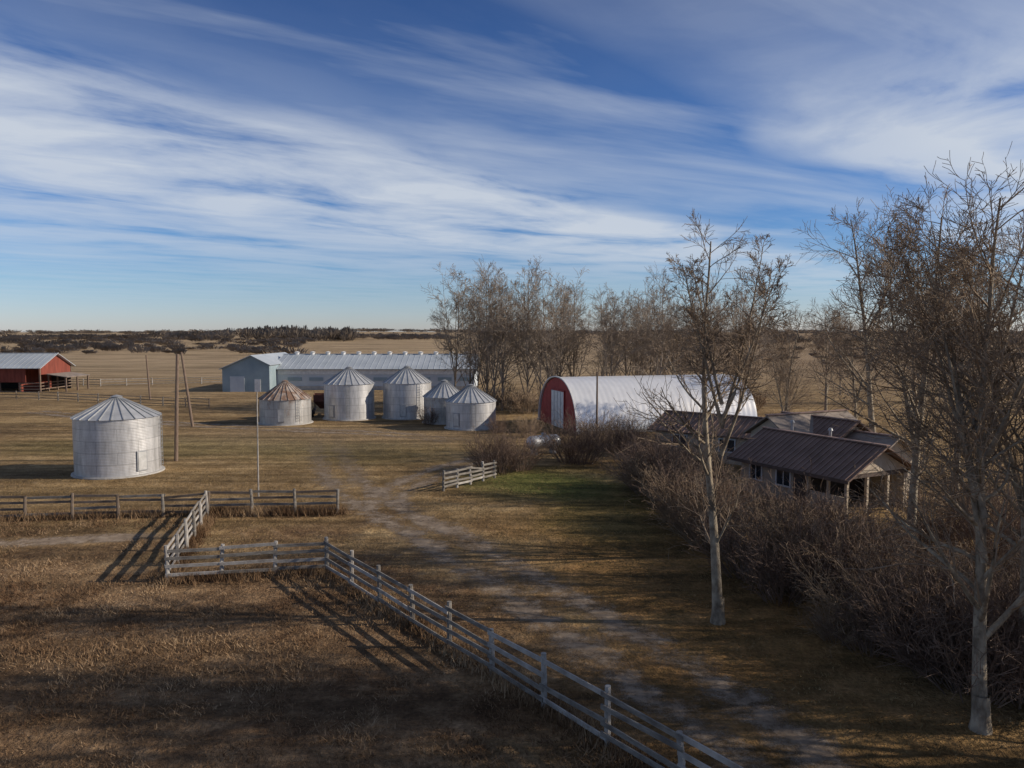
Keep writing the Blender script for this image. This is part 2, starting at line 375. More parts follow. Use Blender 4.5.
# ------------------------------------------------------------------ fences
def fence(name, pts, h=1.36, rails=4, sp=2.4, mats=(M_wood, M_woodpale), thick=.04, rh=.125, postpale=.7):
    mb = MB()
    for (a, b) in zip(pts[:-1], pts[1:]):
        a = Vector((*a, 0)); b = Vector((*b, 0)); L = (b - a).length; n = max(1, round(L / sp)); d = (b - a) / n
        side = Vector((d.y, -d.x, 0)).normalized() * .09
        for i in range(n + 1):
            if i == n and b.xy != Vector(pts[-1]): continue
            p = a + d * i + Vector((random.uniform(-.03, .03), random.uniform(-.03, .03), 0))
            hh = h + random.uniform(-.04, .14)
            top = p + Vector((random.uniform(-.06, .06), random.uniform(-.06, .06), hh))
            mb.tube([p - Vector((0, 0, .1)), p + Vector((0, 0, hh * .5)), top], [.085, .08, .075], 7, mi=1 if random.random() < postpale else 0)
        for i in range(n):
            for r in range(rails):
                if random.random() < .02: continue
                z = .28 + (h - .36) * r / (rails - 1) + random.uniform(-.035, .035)
                j = random.uniform(-.06, .06) - (.25 if random.random() < .03 else 0)
                ov = d.normalized() * .08
                mb.beam(a + d * i + side * (1 + .25 * (i % 2)) + Vector((0, 0, z)) - ov, a + d * (i + 1) + side * (1 + .25 * (i % 2)) + Vector((0, 0, z + j)) + ov, thick, rh, mi=random.choice((0, 0, 1)))
    return mb.obj(name, list(mats))
F1 = [(-16.5, 40.6), (-13.8, 29.9), (-7.7, 31.1)]
F2 = [(-7.7, 31.1), (8.0, 10.2)]
fence('plank_fence', F1); fence('plank_fence', F2)
fence('plank_fence', [(-9.6, 41.2), (-16.5, 40.75)], h=1.35, mats=(M_wood, M_woodbrown), postpale=.2)
fence('plank_fence', [(-16.5, 40.75), (-40, 38.5)], h=1.3, mats=(M_woodbrown, M_wood), postpale=.3)
fence('plank_fence', [(-4.3, 47.3), (-1.2, 51.6)], h=1.2, sp=1.5, mats=(M_wood, M_woodpale), postpale=.5)
strip('fence_weeds', F1, 1500, M_dry, .4); strip('fence_weeds', F2, 1800, M_dry, .35)
strip('fence_weeds', [(-9.6, 41.3), (-16.5, 41), (-40, 38.5)], 2400, M_dry, .6)
fence('pasture_fence', [(-40, 100), (-70, 112), (-100, 118)], h=1.2, rails=3, sp=4, mats=(M_woodbrown, M_wood), rh=.09)
fence('pasture_fence', [(-52, 150), (-76, 140), (-110, 150)], h=1.3, rails=3, sp=4, mats=(M_wood, M_woodpale), rh=.1)

# ------------------------------------------------------------------ grain bins
def bin_(x, y, R, he, hp, wallmat, roofmat, door=-2.0):
    e = empty('grain_bin', (x, y, 0), random.uniform(0, .4))
    seg = 64; v = []; f = []; uv = []
    zs = []; z = .08
    while z < he - .02:
        zs += [(z, R), (min(z + .79, he), R), (min(z + .80, he), R + .008), (min(z + .82, he), R + .008)]; z += .82
    zs = [q for i, q in enumerate(zs) if i == 0 or q[0] > zs[i - 1][0] + 1e-4]
    for (z, r) in zs:
        for j in range(seg + 1):
            t = 2 * math.pi * j / seg; v.append((r * math.cos(t), r * math.sin(t), z)); uv.append((t * R, z - .08))
    for i in range(len(zs) - 1):
        for j in range(seg):
            k = i * (seg + 1) + j; f.append((k, k + 1, k + seg + 2, k + seg + 1))
    me = bpy.data.meshes.new('wall'); me.from_pydata(v, [], f); me.materials.append(wallmat)
    ul = me.uv_layers.new(name='UVMap')
    for lp in me.loops: ul.data[lp.index].uv = uv[lp.vertex_index]
    me.polygons.foreach_set('use_smooth', [True] * len(f))
    me.normals_split_custom_set([(Vector((v[lp.vertex_index][0], v[lp.vertex_index][1], 0)).normalized())[:] for lp in me.loops])
    o = bpy.data.objects.new('wall', me); COL.objects.link(o); o.parent = e
    rb = MB(); n = 24; Re = R + .12; rt = .32
    for j in range(n):
        t0 = 2 * math.pi * j / n; t1 = 2 * math.pi * (j + 1) / n
        rb.poly([(Re * math.cos(t0), Re * math.sin(t0), he - .04), (Re * math.cos(t1), Re * math.sin(t1), he - .04), (rt * math.cos(t1), rt * math.sin(t1), hp), (rt * math.cos(t0), rt * math.sin(t0), hp)], 0)
        rb.beam((Re * math.cos(t0), Re * math.sin(t0), he - .01), (rt * math.cos(t0), rt * math.sin(t0), hp + .03), .06, .06, 1)
    rb.tube([Vector((0, 0, hp - .04)), Vector((0, 0, hp + .10)), Vector((0, 0, hp + .12)), Vector((0, 0, hp + .24))], [.34, .34, .42, .06], 16, mi=1)
    rb.obj('roof', [roofmat, M_rib if roofmat is not M_rusty else M_rusty], e)
    d = MB(); R2 = R + .03
    d.box(R2 * math.cos(door), R2 * math.sin(door), 1.05, .06, .75, 1.4, door, 0)
    d.box((R2 + .04) * math.cos(door), (R2 + .04) * math.sin(door), 1.05, .03, .6, 1.24, door, 1)
    d.obj('door', [M_rib, M_bindoor], e)
    l = MB(); a = door + .7; ca, sa = math.cos(a), math.sin(a)
    for s in (-.2, .2):
        l.beam(((R + .15) * ca - s * sa, (R + .15) * sa + s * ca, .4), ((R + .15) * ca - s * sa, (R + .15) * sa + s * ca, he + .1), .035, .035)
    z = .5
    while z < he: l.beam(((R + .15) * ca + .2 * sa, (R + .15) * sa - .2 * ca, z), ((R + .15) * ca - .2 * sa, (R + .15) * sa + .2 * ca, z), .025, .025); z += .3
    l.obj('ladder', [M_rib], e)
    p = MB(); p.tube([Vector((0, 0, 0)), Vector((0, 0, .09))], [R + .22, R + .2], 40); p.obj('concrete_pad', [M_conc], e)
bin_(-28.2, 54.0, 2.8, 4.05, 5.3, M_galv, M_roofgalv, -.9)
bin_(-25.0, 83.5, 2.75, 2.75, 4.5, M_galv2, M_rusty, -1.6)
bin_(-18.9, 88.0, 2.85, 4.1, 5.8, M_galv, M_roofgalv, -2.2)
bin_(-12.3, 89.0, 2.8, 4.15, 5.85, M_galv, M_roofgalv, -1.8)
bin_(-7.5, 84.2, 2.3, 2.9, 4.5, M_galv2, M_roofgalv, -2.3)
bin_(-4.3, 79.3, 2.6, 2.85, 4.35, M_galv, M_roofgalv, -2.2)

# ------------------------------------------------------------------ quonset
def quonset():
    e = empty('quonset_hut', (4.7, 80, 0), math.radians(16))
    W, H, Ln = 6.0, 5.25, 20.5
    def prof(r=1.0, n=36):
        out = []
        for i in range(n + 1):
            t = math.pi * i / n
            c, s = math.cos(t), math.sin(t)
            out.append((W * r * math.copysign(abs(c) ** .92, c), H * r * s ** .92 if s > 1e-6 else 0))
        return out
    n = 36; step = .15; K = int(Ln / step); v = []; f = []
    for k in range(K + 1):
        r = 1.0 + .0009 * (1 if (k // 2) % 2 else -1)
        for (y, z) in prof(r, n): v.append((k * step, y, z))
    for k in range(K):
        for i in range(n):
            a = k * (n + 1) + i; f.append((a, a + 1, a + n + 2, a + n + 1))
    me = bpy.data.meshes.new('arched_roof'); me.from_pydata(v, [], f); me.materials.append(M_quon)
    me.polygons.foreach_set('use_smooth', [True] * len(f))
    o = bpy.data.objects.new('arched_roof', me); COL.objects.link(o); o.parent = e
    for (x, nm) in ((.15, 'end_wall'), (Ln - .2, 'end_wall')):
        mb = MB(); pr = prof(.985)
        mb.poly([(x, y, z) for (y, z) in pr]); mb.obj(nm, [M_red], e)
    d = MB()
    d.box(.10, -.1, 1.9, .06, 4.0, 3.8, 0, 0)
    for y in (-2.15, 1.95): d.box(.07, y, 1.95, .1, .14, 3.9, 0, 1)
    d.box(.07, -.1, 3.92, .1, 4.24, .14, 0, 1)
    for y in (-1.1, -.1, .9): d.box(.06, y, 1.9, .04, .06, 3.7, 0, 2)
    d.obj('sliding_door', [M_white, M_red, M_rib], e)
    r = MB(); pr = prof(1.012)
    for (a, b) in zip(pr[:-1], pr[1:]): r.beam((-.02, a[0], a[1]), (-.02, b[0], b[1]), .12, .1, 0, up=(1, 0, 0))
    r.obj('end_trim', [M_white], e)
    c = MB(); c.box(Ln / 2, -W - .1, .12, Ln + .3, .3, .24); c.box(Ln / 2, W + .1, .12, Ln + .3, .3, .24); c.obj('foundation', [M_conc], e)
quonset()

# ------------------------------------------------------------------ generic gable building helper
def gable_roof(mb, x0, x1, y0, y1, ze, zr, oh=.45, ribs=.45, m0=0, m1=1, t=.09):
    ym = (y0 + y1) / 2; sl = (zr - ze) / (ym - y0); zo = ze - oh * sl
    for (ya, s) in ((y0 - oh, -1), (y1 + oh, 1)):
        mb.slab([(x0 - oh, ya, zo), (x1 + oh, ya, zo), (x1 + oh, ym + s * .002, zr), (x0 - oh, ym + s * .002, zr)], t, m0)
        if ribs:
            x = x0 - oh + .05
            while x < x1 + oh: mb.beam((x, ya, zo + .015), (x, ym, zr + .015), .05, .06, m1); x += ribs
    mb.beam((x0 - oh - .02, ym, zr + .035), (x1 + oh + .02, ym, zr + .035), .3, .07, m1)
def gable_walls(mb, x0, x1, y0, y1, ze, zr, mi=0, dz=.1):
    ym = (y0 + y1) / 2
    mb.poly([(x0, y0, 0), (x1, y0, 0), (x1, y0, ze - dz), (x0, y0, ze - dz)], mi)
    mb.poly([(x1, y1, 0), (x0, y1, 0), (x0, y1, ze - dz), (x1, y1, ze - dz)], mi)
    for x in (x0, x1): mb.poly([(x, y0, 0), (x, y1, 0), (x, y1, ze - dz), (x, ym, zr - dz), (x, y0, ze - dz)], mi)
def window(mb, x, y, z, w, h, s=-1):
    mb.box(x, y + s * .03, z, w, .05, h, 0, 0)
    for dz in (-h / 2 - .04, h / 2 + .04): mb.box(x, y + s * .05, z + dz, w + .2, .1, .09, 0, 1)
    for dx in (-w / 2 - .04, w / 2 + .04): mb.box(x + dx, y + s * .048, z, .08, .1, h, 0, 1)
    mb.box(x, y + s * .06, z, .05, .04, h, 0, 1)

# ------------------------------------------------------------------ farmhouse
def sub(e, name, loc, rz):
    g = empty(name, loc, rz); g.parent = e; return g
def house():
    e = empty('farmhouse', (13.9, 47.8, 0), math.atan2(-.89, .455))
    w = MB(); gable_walls(w, .4, 5.7, .5, 5.5, 2.35, 3.6); w.obj('walls', [M_stucco], e)
    c = MB(); c.box(7.0, 5.44, 1.12, 2.6, .12, 2.24, 0, 0)
    c.poly([(8.3, .5, 2.26), (8.3, 5.5, 2.26), (8.3, 3.0, 3.55)], 0)
    c.box(7.0, 3.0, 2.22, 2.6, 4.9, .06, 0, 1)
    for y in (.6, 2.2, 3.9, 5.3): c.box(8.2, y, 1.09, .16, .16, 2.18, 0, 2)
    c.box(7.0, .6, 1.09, .14, .14, 2.18, 0, 2); c.box(8.22, 3.0, 2.12, .16, 5.1, .2, 0, 1)
    c.box(6.95, .58, .5, 2.4, .08, 1.0, 0, 0)
    c.box(5.73, 3.0, 1.1, .04, 4.6, 2.1, 0, 3)  # near-black sheet over the house wall, carport shade put in as colour
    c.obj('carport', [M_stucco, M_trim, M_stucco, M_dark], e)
    r = MB(); gable_roof(r, .3, 8.3, .5, 5.5, 2.4, 3.75, .55, ribs=.4); r.obj('roof', [M_brownroof, M_brownrib], e)
    tr = MB(); tr.box(4.3, -.1, 2.02, 9.1, .05, .2, 0, 0); tr.obj('fascia', [M_trim], e)
    wi = MB(); window(wi, 3.9, .5, 1.45, 1.0, 1.0); window(wi, 1.7, .5, 1.45, .9, 1.0)
    wi.obj('windows', [M_glass, M_white], e)
    d = MB(); d.box(5.1, .46, 1.05, .85, .07, 2.05, 0, 0); d.box(5.1, .42, 1.5, .5, .04, .7, 0, 1); d.obj('door', [M_trim, M_glass], e)
    ch = MB()
    for (x, y, z) in ((4.0, 4.2, 2.8), (1.2, 4.0, 3.0)):
        ch.tube([Vector((x, y, z)), Vector((x, y, z + 1.2))], [.09, .09], 10); ch.tube([Vector((x, y, z + 1.2)), Vector((x, y, z + 1.35))], [.16, .1], 10)
    ch.obj('vent_pipes', [M_rib], e)
    w2 = MB(); gable_walls(w2, -3.2, 2.3, 6.0, 10.6, 2.85, 4.1); gable_walls(w2, 2.4, 5.4, 6.4, 10.0, 2.45, 3.5); w2.obj('wing_walls', [M_stucco], e)
    r2 = MB(); gable_roof(r2, -3.2, 2.3, 6.0, 10.6, 2.9, 4.2, .5, ribs=.4); r2.obj('wing_roof', [M_brownroof, M_brownrib], e)
    r4 = MB(); gable_roof(r4, 2.9, 5.4, 6.4, 10.0, 2.5, 3.55, .45, ribs=0); r4.obj('porch_roof', [M_greyroof, M_brownrib], e)
    g2 = sub(e, 'cross_gable', (-1.2, 8.6, 0), math.radians(90))
    w5 = MB(); gable_walls(w5, -4.0, 3.0, -1.8, 1.8, 3.2, 4.3); w5.obj('cross_gable_walls', [M_stucco], g2)
    r5 = MB(); gable_roof(r5, -4.0, 3.0, -1.8, 1.8, 3.25, 4.4, .4, ribs=0); r5.obj('cross_gable_roof', [M_greyroof, M_brownrib], g2)
    g = sub(e, 'garage_wing', (-13.1, 4.2, 0), math.radians(22))
    w3 = MB(); gable_walls(w3, 0, 8.4, 0, 5.0, 2.3, 3.3); w3.obj('garage_walls', [M_stucco], g)
    r3 = MB(); gable_roof(r3, 0, 8.4, 0, 5.0, 2.35, 3.4, .5); r3.obj('garage_roof', [M_brownroof, M_brownrib], g)
    wi3 = MB(); window(wi3, 2.2, 0, 1.4, 1.2, .9); window(wi3, 6.2, 0, 1.4, 1.2, .9); wi3.obj('garage_windows', [M_glass, M_white], g)
house()

# ------------------------------------------------------------------ long livestock barn
def longbarn():
    e = empty('long_livestock_barn', (0, 0, 0)); X1 = -6.5
    w = MB(); gable_walls(w, -41, X1, 131, 145, 3.7, 5.7); w.obj('walls', [M_barnwall], e)
    cx = (-40.4 + X1) / 2; ln = X1 + 40.4
    b = MB(); b.box(cx, 130.95, 3.1, ln, .06, .75, 0, 0); b.box(cx, 130.94, .35, ln, .08, .7, 0, 1); b.obj('wall_trim', [M_white, M_conc], e)
    r = MB(); gable_roof(r, -41, X1, 131, 145, 3.8, 6.0, .5, ribs=1.0); r.obj('roof', [M_barnroof, M_barnroof], e)
    v = MB()
    for i in range(12):
        x = -39 + i * 2.8
        v.tube([Vector((x, 138, 5.9)), Vector((x, 138, 6.3))], [.4, .4], 10); v.tube([Vector((x, 138, 6.3)), Vector((x, 138, 6.35)), Vector((x, 138, 6.5))], [.52, .55, .1], 10)
    v.obj('roof_vents', [M_white], e)
    wi = MB()
    for i in range(9): wi.box(-37.5 + i * 3.7, 130.93, 1.9, 2.4, .06, .6, 0, 0)
    wi.obj('vent_panels', [M_bluewall], e)
    g = MB(); x0, x1, y0, y1 = -48.5, -40.6, 127, 146; xm = -43.6
    g.poly([(x0, y0, 0), (x1, y0, 0), (x1, y0, 4.5), (xm, y0, 6.0), (x0, y0, 3.9)]); g.poly([(x1, y0, 0), (x1, y1, 0), (x1, y1, 4.5), (x1, y0, 4.5)])
    g.poly([(x0, y0, 0), (x0, y1, 0), (x0, y1, 3.9), (x0, y0, 3.9)]); g.poly([(x0, y1, 0), (x1, y1, 0), (x1, y1, 4.5), (xm, y1, 6.0), (x0, y1, 3.9)])
    g.obj('wing_walls', [M_bluewall], e)
    q = MB(); q.slab([(x0 - .4, y0 - .4, 3.85), (xm, y0 - .4, 6.15), (xm, y1, 6.15), (x0 - .4, y1, 3.85)], .1); q.slab([(xm + .01, y0 - .4, 6.15), (x1 + .3, y0 - .4, 4.5), (x1 + .3, y1, 4.5), (xm + .01, y1, 6.15)], .1)
    q.obj('wing_roof', [M_barnroof], e)
    d = MB(); d.box(-46.0, 126.95, 1.3, 2.4, .06, 2.6, 0, 0); d.box(-42.6, 126.95, 1.05, 1.0, .06, 2.1, 0, 1); d.obj('doors', [M_barnwall, M_white], e)
longbarn()

# ------------------------------------------------------------------ red barn
def redbarn():
    e = empty('red_barn', (0, 0, 0)); x0, x1, y0, y1 = -102, -78.5, 126, 135; ym = 130.5
    w = MB()
    w.box((x0 - 80.5) / 2, y0, 2.95, 21, .15, 2.6, 0, 0)
    w.poly([(x1, y0, 2.9), (x1, y1, 2.9), (x1, y1, 4.25), (x1, ym, 6.3), (x1, y0, 4.25)], 0)
    w.box((x0 + x1) / 2, y1, 2.1, x1 - x0, .15, 4.2, 0, 1)  # back wall coloured near-black to stand for shade inside the open barn
    w.box(-82.0, 130.5, 2.1, .15, 8.8, 4.2, 0, 0)
    for x in np.linspace(x0, x1, 8): w.box(x, y0 + .15, 2.1, .22, .22, 4.2, 0, 2)
    for y in (128.5, 131, 133.2): w.box(x1, y, 1.45, .2, .2, 2.9, 0, 2)
    for z in (.5, 1.0, 1.5): w.box(-80.2, y0 - .02, z, 3.6, .05, .16, 0, 2); w.box(x1 + .1, ym, z, .05, 9, .16, 0, 2)
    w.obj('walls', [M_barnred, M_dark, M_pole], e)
    r = MB(); gable_roof(r, x0, x1, y0, y1, 4.3, 6.4, .6, ribs=.9); r.obj('roof', [M_barnroof, M_rib], e)
    l = MB(); l.slab([(-78, 127, 3.0), (-74.5, 127, 2.5), (-74.5, 134, 2.5), (-78, 134, 3.0)], .1, 0)
    for y in (127.2, 130.5, 133.8): l.box(-74.8, y, 1.2, .2, .2, 2.4, 0, 1)
    l.obj('lean_to', [M_greyroof, M_pole], e)
redbarn()

# ------------------------------------------------------------------ small rusty hopper wagon between the bins
def wagon():
    e = empty('grain_wagon', (-22.6, 90.8, 0), .2); b = MB()
    t = [(-1.1, -1.5), (1.1, -1.5), (1.1, 1.5), (-1.1, 1.5)]
    top = [(x, y, 2.6) for x, y in t]; mid = [(x, y, 1.8) for x, y in t]; bot = [(x * .35, y * .35, .9) for x, y in t]
    for A, B in ((mid, top), (bot, mid)):
        for i in range(4): b.poly([A[i], A[(i + 1) % 4], B[(i + 1) % 4], B[i]])
    b.poly(bot[::-1]); b.obj('hopper', [M_rustred], e)
    g = MB()
    for x in (-1, 1):
        g.beam((x, -2.2, .75), (x, 2.2, .75), .12, .16)
        for y in (-1.4, 1.4): g.tube([Vector((x * 1.1, y, .42)), Vector((x * 1.3, y, .42))], [.42, .42], 16, mi=1); g.beam((x, y, .7), (x, y, 1.8), .1, .1)
    g.obj('frame_and_wheels', [M_trim, M_dark], e)
wagon()

# ------------------------------------------------------------------ poles
def pole(name, x, y, h, r, m, lean=(0, 0)):
    mb = MB(); mb.tube([Vector((0, 0, -.2)), Vector((lean[0] * .5, lean[1] * .5, h * .5)), Vector((*lean, h))], [r, r * .88, r * .72], 10)
    o = mb.obj(name, [m]); o.location = (x, y, 0)
pole('utility_pole', -26.1, 58.5, 8.3, .15, M_pole, (.35, 0))
pole('utility_pole', -33.8, 80, 7.9, .15, M_pole, (-1.0, 0))
pole('utility_pole', -53.5, 112, 6.6, .14, M_pole, (-.4, 0))
pole('yard_flagpole', -15.4, 45.6, 6.4, .045, M_woodpale, (.05, 0))
pole('utility_pole', 7.3, 65, 6.6, .1, M_pole, (0, 0))
def propane():
    e = empty('propane_tank', (2.6, 62, 0), .5); mb = MB(); pts = []; rr = []
    for i in range(17):
        t = i / 16; x = -1.6 + 3.2 * t; pts.append(Vector((x, 0, 1.0))); q = abs(x) - 1.15; rr.append(.55 if q < 0 else .55 * math.sqrt(max(.002, 1 - (q / .455) ** 2)))
    mb.tube(pts, rr, 20); mb.obj('tank', [M_roofgalv], e, True)
    l = MB(); l.box(-.9, 0, .28, .2, .8, .56); l.box(.9, 0, .28, .2, .8, .56); l.obj('legs', [M_conc], e)
    d = MB(); d.tube([Vector((0, 0, 1.5)), Vector((0, 0, 1.72)), Vector((0, 0, 1.76))], [.2, .2, .08], 12); d.obj('valve_dome', [M_rib], e)
propane()

# ------------------------------------------------------------------ bare trees
def rdir(d, ang):
    o = d.orthogonal().normalized(); o.rotate(Matrix.Rotation(random.uniform(0, 2 * math.pi), 3, d))
    return (d * math.cos(ang) + o * math.sin(ang)).normalized()
def grow(mb, p, d, L, r, lvl, cfg):
    nseg = cfg['seg'][lvl]; sides = cfg['sides'][lvl]; pts = [p.copy()]; rads = [r]; q = p.copy()
    rt = max(cfg['rmin'], r * cfg['taper'][lvl]); rt = min(rt, r)
    for i in range(nseg):
        j = cfg['jit'][lvl]
        d = (d + Vector((random.gauss(0, j), random.gauss(0, j), random.gauss(0, j) + cfg['up'][lvl]))).normalized()
        q = q + d * L / nseg; pts.append(q.copy()); rads.append(r + (rt - r) * ((i + 1) / nseg) ** .8)
    mb.tube(pts, rads, sides, mi=0 if lvl < 1 or r > .05 else 1, cap=False)
    if lvl >= len(cfg['n']): return
    n = cfg['n'][lvl]; n = int(n * random.uniform(.7, 1.3)) if lvl else n
    for k in range(n):
        t0 = cfg['start'][lvl]; t = t0 + (1 - t0) * ((k + random.random()) / n) ** .95
        f = min(t, .999) * nseg; i = int(f); a = pts[i].lerp(pts[i + 1], f - i); rr = rads[i] + (rads[i + 1] - rads[i]) * (f - i)
        dd = (pts[i + 1] - pts[i]).normalized()
        nd = rdir(dd, math.radians(random.uniform(*cfg['ang'][lvl])))
        if lvl == 0: ln = L * cfg['ratio'][0] * cfg['shape'](t) * random.uniform(.5, 1.35)
        else: ln = L * cfg['ratio'][lvl] * (1.1 - .6 * t) * random.uniform(.55, 1.35)
        grow(mb, a, nd, ln, max(cfg['rmin'], min(rr * .6, .02 * ln + .003)), lvl + 1, cfg)
def poplar(name, seed, H, r0, rmin=.006, n=(22, 8, 5), start=.3, leaders=1, lean=(0, 0), wide=.3, mats=(M_bark, M_twig), jit=.03, fork=(.3, .55), fang=(14, 30), droop=0):
    random.seed(seed); mb = MB()
    cfg = dict(seg=[10, 7, 5, 3, 2], sides=[9, 5, 3, 3, 3], taper=[.12, .2, .3, .5, .6], jit=[jit, .085, .11, .13, .12], up=[.02, .055 - droop, .03 - droop, .0, 0],
               n=list(n), start=[start, .15, .12, .1], ang=[(30, 68), (22, 55), (22, 55), (22, 50)], ratio=[wide, .58, .62, .6], rmin=rmin, shape=lambda t: 1.15 - .72 * t)
    grow(mb, Vector((0, 0, -.1)), Vector((lean[0], lean[1], 1)).normalized(), H, r0, 0, cfg)
    for k in range(leaders - 1):
        c2 = dict(cfg); c2['n'] = [max(6, int(n[0] * .65))] + list(n[1:]); c2['start'] = [.2, .18, .12, .1]; c2['up'] = [.045] + cfg['up'][1:]
        c2['ratio'] = [wide * 1.1] + cfg['ratio'][1:]
        h = H * random.uniform(*fork)
        base = Vector((lean[0], lean[1], 1)).normalized() * h
        grow(mb, base, rdir(Vector((0, 0, 1)), math.radians(random.uniform(*fang))), (H - h) * random.uniform(.8, 1.0), r0 * .5 * (1 - .5 * h / H), 0, c2)
    mb.tube([Vector((0, 0, -.15)), Vector((0, 0, .25)), Vector((lean[0] * .9, lean[1] * .9, .9))], [r0 * 1.5, r0 * 1.15, r0 * .98], 9, cap=False)
    return mb.mesh(name, list(mats), True)
inst('bare_poplar_tree', poplar('poplar_mesh_a', 12, 13.4, .2, rmin=.007, n=(34, 8, 6), leaders=6, start=.17, wide=.22, fork=(.40, .60), fang=(12, 28)), (7.1, 25.6, 0), 0)
inst('bare_poplar_tree', poplar('poplar_mesh_b', 23, 13.6, .20, rmin=.007, n=(34, 8, 6), leaders=5, start=.16, wide=.32, lean=(.02, 0)), (11.8, 18.5, 0), 2)
mC = poplar('poplar_mesh_c', 35, 15, .23, rmin=.009, n=(26, 8, 6), leaders=5, start=.18, wide=.32)
mD = poplar('poplar_mesh_d', 47, 17, .26, rmin=.012, n=(26, 8, 6), leaders=4, start=.22, wide=.32, lean=(-.12, 0))
for (x, y, rz, s, m_) in ((17.9, 33.6, 1, 1, mC), (22.5, 29, 4, .95, mC), (29, 60, 0, 1.12, mD), (35, 56, 2.4, 1.0, mD), (26, 44, 1.1, .85, mD), (38, 50, 3.0, 1.15, mC),
                          (26.5, 74, 2.2, .7, mD), (24, 66, 5.2, .55, mC), (40, 74, 1.9, .9, mC), (34, 82, 4.4, .75, mD), (31, 68, .4, .8, mC), (14.2, 20.5, .5, .82, mC),
                          (19, 15, 5, .7, mD), (26, 25, 2.5, .9, mC), (16, 12, 3.7, .8, mC), (21, 20, 3.1, .85, mD), (20, 17.2, 1.7, .9, mC), (24, 14.5, 5.6, .95, mC), (18.5, 13.5, 2.9, .85, mC), (25, 19.5, .9, 1.0, mC)):
    inst('bare_poplar_tree', m_, (x, y, 0), rz, s)
# grove behind the bins
gm = [poplar('grove_mesh_%d' % i, 60 + i * 7, 17, .15, rmin=.015, n=(20, 7, 4), leaders=5 + i % 2, start=.15, wide=.27, mats=(M_twigdist, M_twigdist), jit=.035, fork=(.03, .3), fang=(12, 34)) for i in range(4)]
random.seed(5)
for i in range(32):
    if i < 20: x = -8 + i * 1.9 + random.uniform(-.9, .9)
    else: x = random.uniform(-7, 32)
    y = 97 + random.uniform(-3, 9) + max(0, x) * .2
    h = random.uniform(.80, 1.06) * (1.06 if x < 2 else .98)
    inst('bare_grove_tree', gm[i % 4], (x, y, 0), random.uniform(0, 6.28), h)
for (x, y, s) in ((60, 105, .8), (52, 120, .75), (75, 130, .7), (44, 140, .8), (95, 180, .7), (80, 190, .8), (120, 230, .8), (104, 240, .7), (66, 200, .6), (88, 260, .7), (140, 250, .7)): inst('bare_grove_tree', gm[random.randrange(4)], (x, y, 0), random.random() * 6, s)

# ------------------------------------------------------------------ shrubs
def shrub(name, seed, h, rad, stems=60, m=M_shrub, rmin=.006, sub_=(6, 4)):
    random.seed(seed); mb = MB()
    cfg = dict(seg=[4, 3, 2], sides=[3, 3, 3], taper=[.35, .5, .6], jit=[.08, .12, .15], up=[.03, .03, .02], n=list(sub_), start=[.2, .15], ang=[(18, 50), (20, 55)], ratio=[.45, .55], rmin=rmin, shape=lambda t: 1.2 - .6 * t)
    for i in range(stems):
        a = random.uniform(0, 6.28); q = math.sqrt(random.random()); t = q * .75
        grow(mb, Vector((math.cos(a) * q * rad * .5, math.sin(a) * q * rad * .5, -.05)), Vector((math.cos(a) * math.sin(t), math.sin(a) * math.sin(t), math.cos(t))), h * random.uniform(.5, 1.15) * (1 - .2 * q), .018, 0, cfg)
    return mb.mesh(name, [m, m])
sh = [shrub('shrub_mesh_%d' % i, 100 + i, 2.6, 1.3, 60, M_shrub) for i in range(3)] + [shrub('shrub_mesh_t', 110, 2.6, 1.3, 60, M_shrubtan)]
random.seed(9)
line = [(8.9, 49), (9.6, 42), (10.0, 36), (10.2, 30), (10.8, 25.5), (12.6, 21.5), (14.0, 18.5)]
for i in range(72):
    t = random.random() ** .85 * (len(line) - 1); k = int(t); f = t - k
    x = line[k][0] * (1 - f) + line[k + 1][0] * f; y = line[k][1] * (1 - f) + line[k + 1][1] * f
    wd = 4.6 if y < 37 else 1.8
    x += random.uniform(-.9, wd); y += random.uniform(-1, 1); s = random.uniform(.6, 1.3)
    inst('bare_shrub', sh[random.choice((0, 1, 2, 3, 1, 3))], (x, y, 0), random.random() * 6.28, (s * 1.15, s * 1.15, s))
for (x, y, s, k) in ((-.8, 53.5, 1.25, 0), (.6, 54.6, 1.1, 1), (-1.8, 55, 1.0, 2), (4.5, 58, 1.45, 0), (5.4, 57.3, 1.2, 1), (8.4, 64, 1.35, 3), (9.0, 60, 1.1, 2), (7.3, 66.5, 1.0, 3), (10.5, 66, 1.1, 1), (10, 56, 1.1, 1), (9.8, 52, 1.2, 2), (-9, 82, .8, 1), (1.5, 72, .9, 3), (-1.5, 75, .7, 2), (20, 31, 1.1, 1), (18, 27, 1.1, 3), (17, 23, 1.1, 2), (21, 36, 1.3, 3), (24, 38, 1.4, 1), (22, 33, 1.2, 0), (12.8, 52, 1.0, 3), (19.5, 34.5, 1.1, 2)):
    inst('bare_shrub', sh[k], (x, y, 0), random.random() * 6, s)
gb = shrub('grove_brush_mesh', 130, 3.0, 1.6, 36, M_shrubtan, rmin=.016, sub_=(5, 3))
for i in range(22): inst('bare_shrub', gb, (-9 + i * 1.9 + random.uniform(-.6, .6), 95 + random.uniform(-2, 3), 0), random.random() * 6, random.uniform(.7, 1.2))

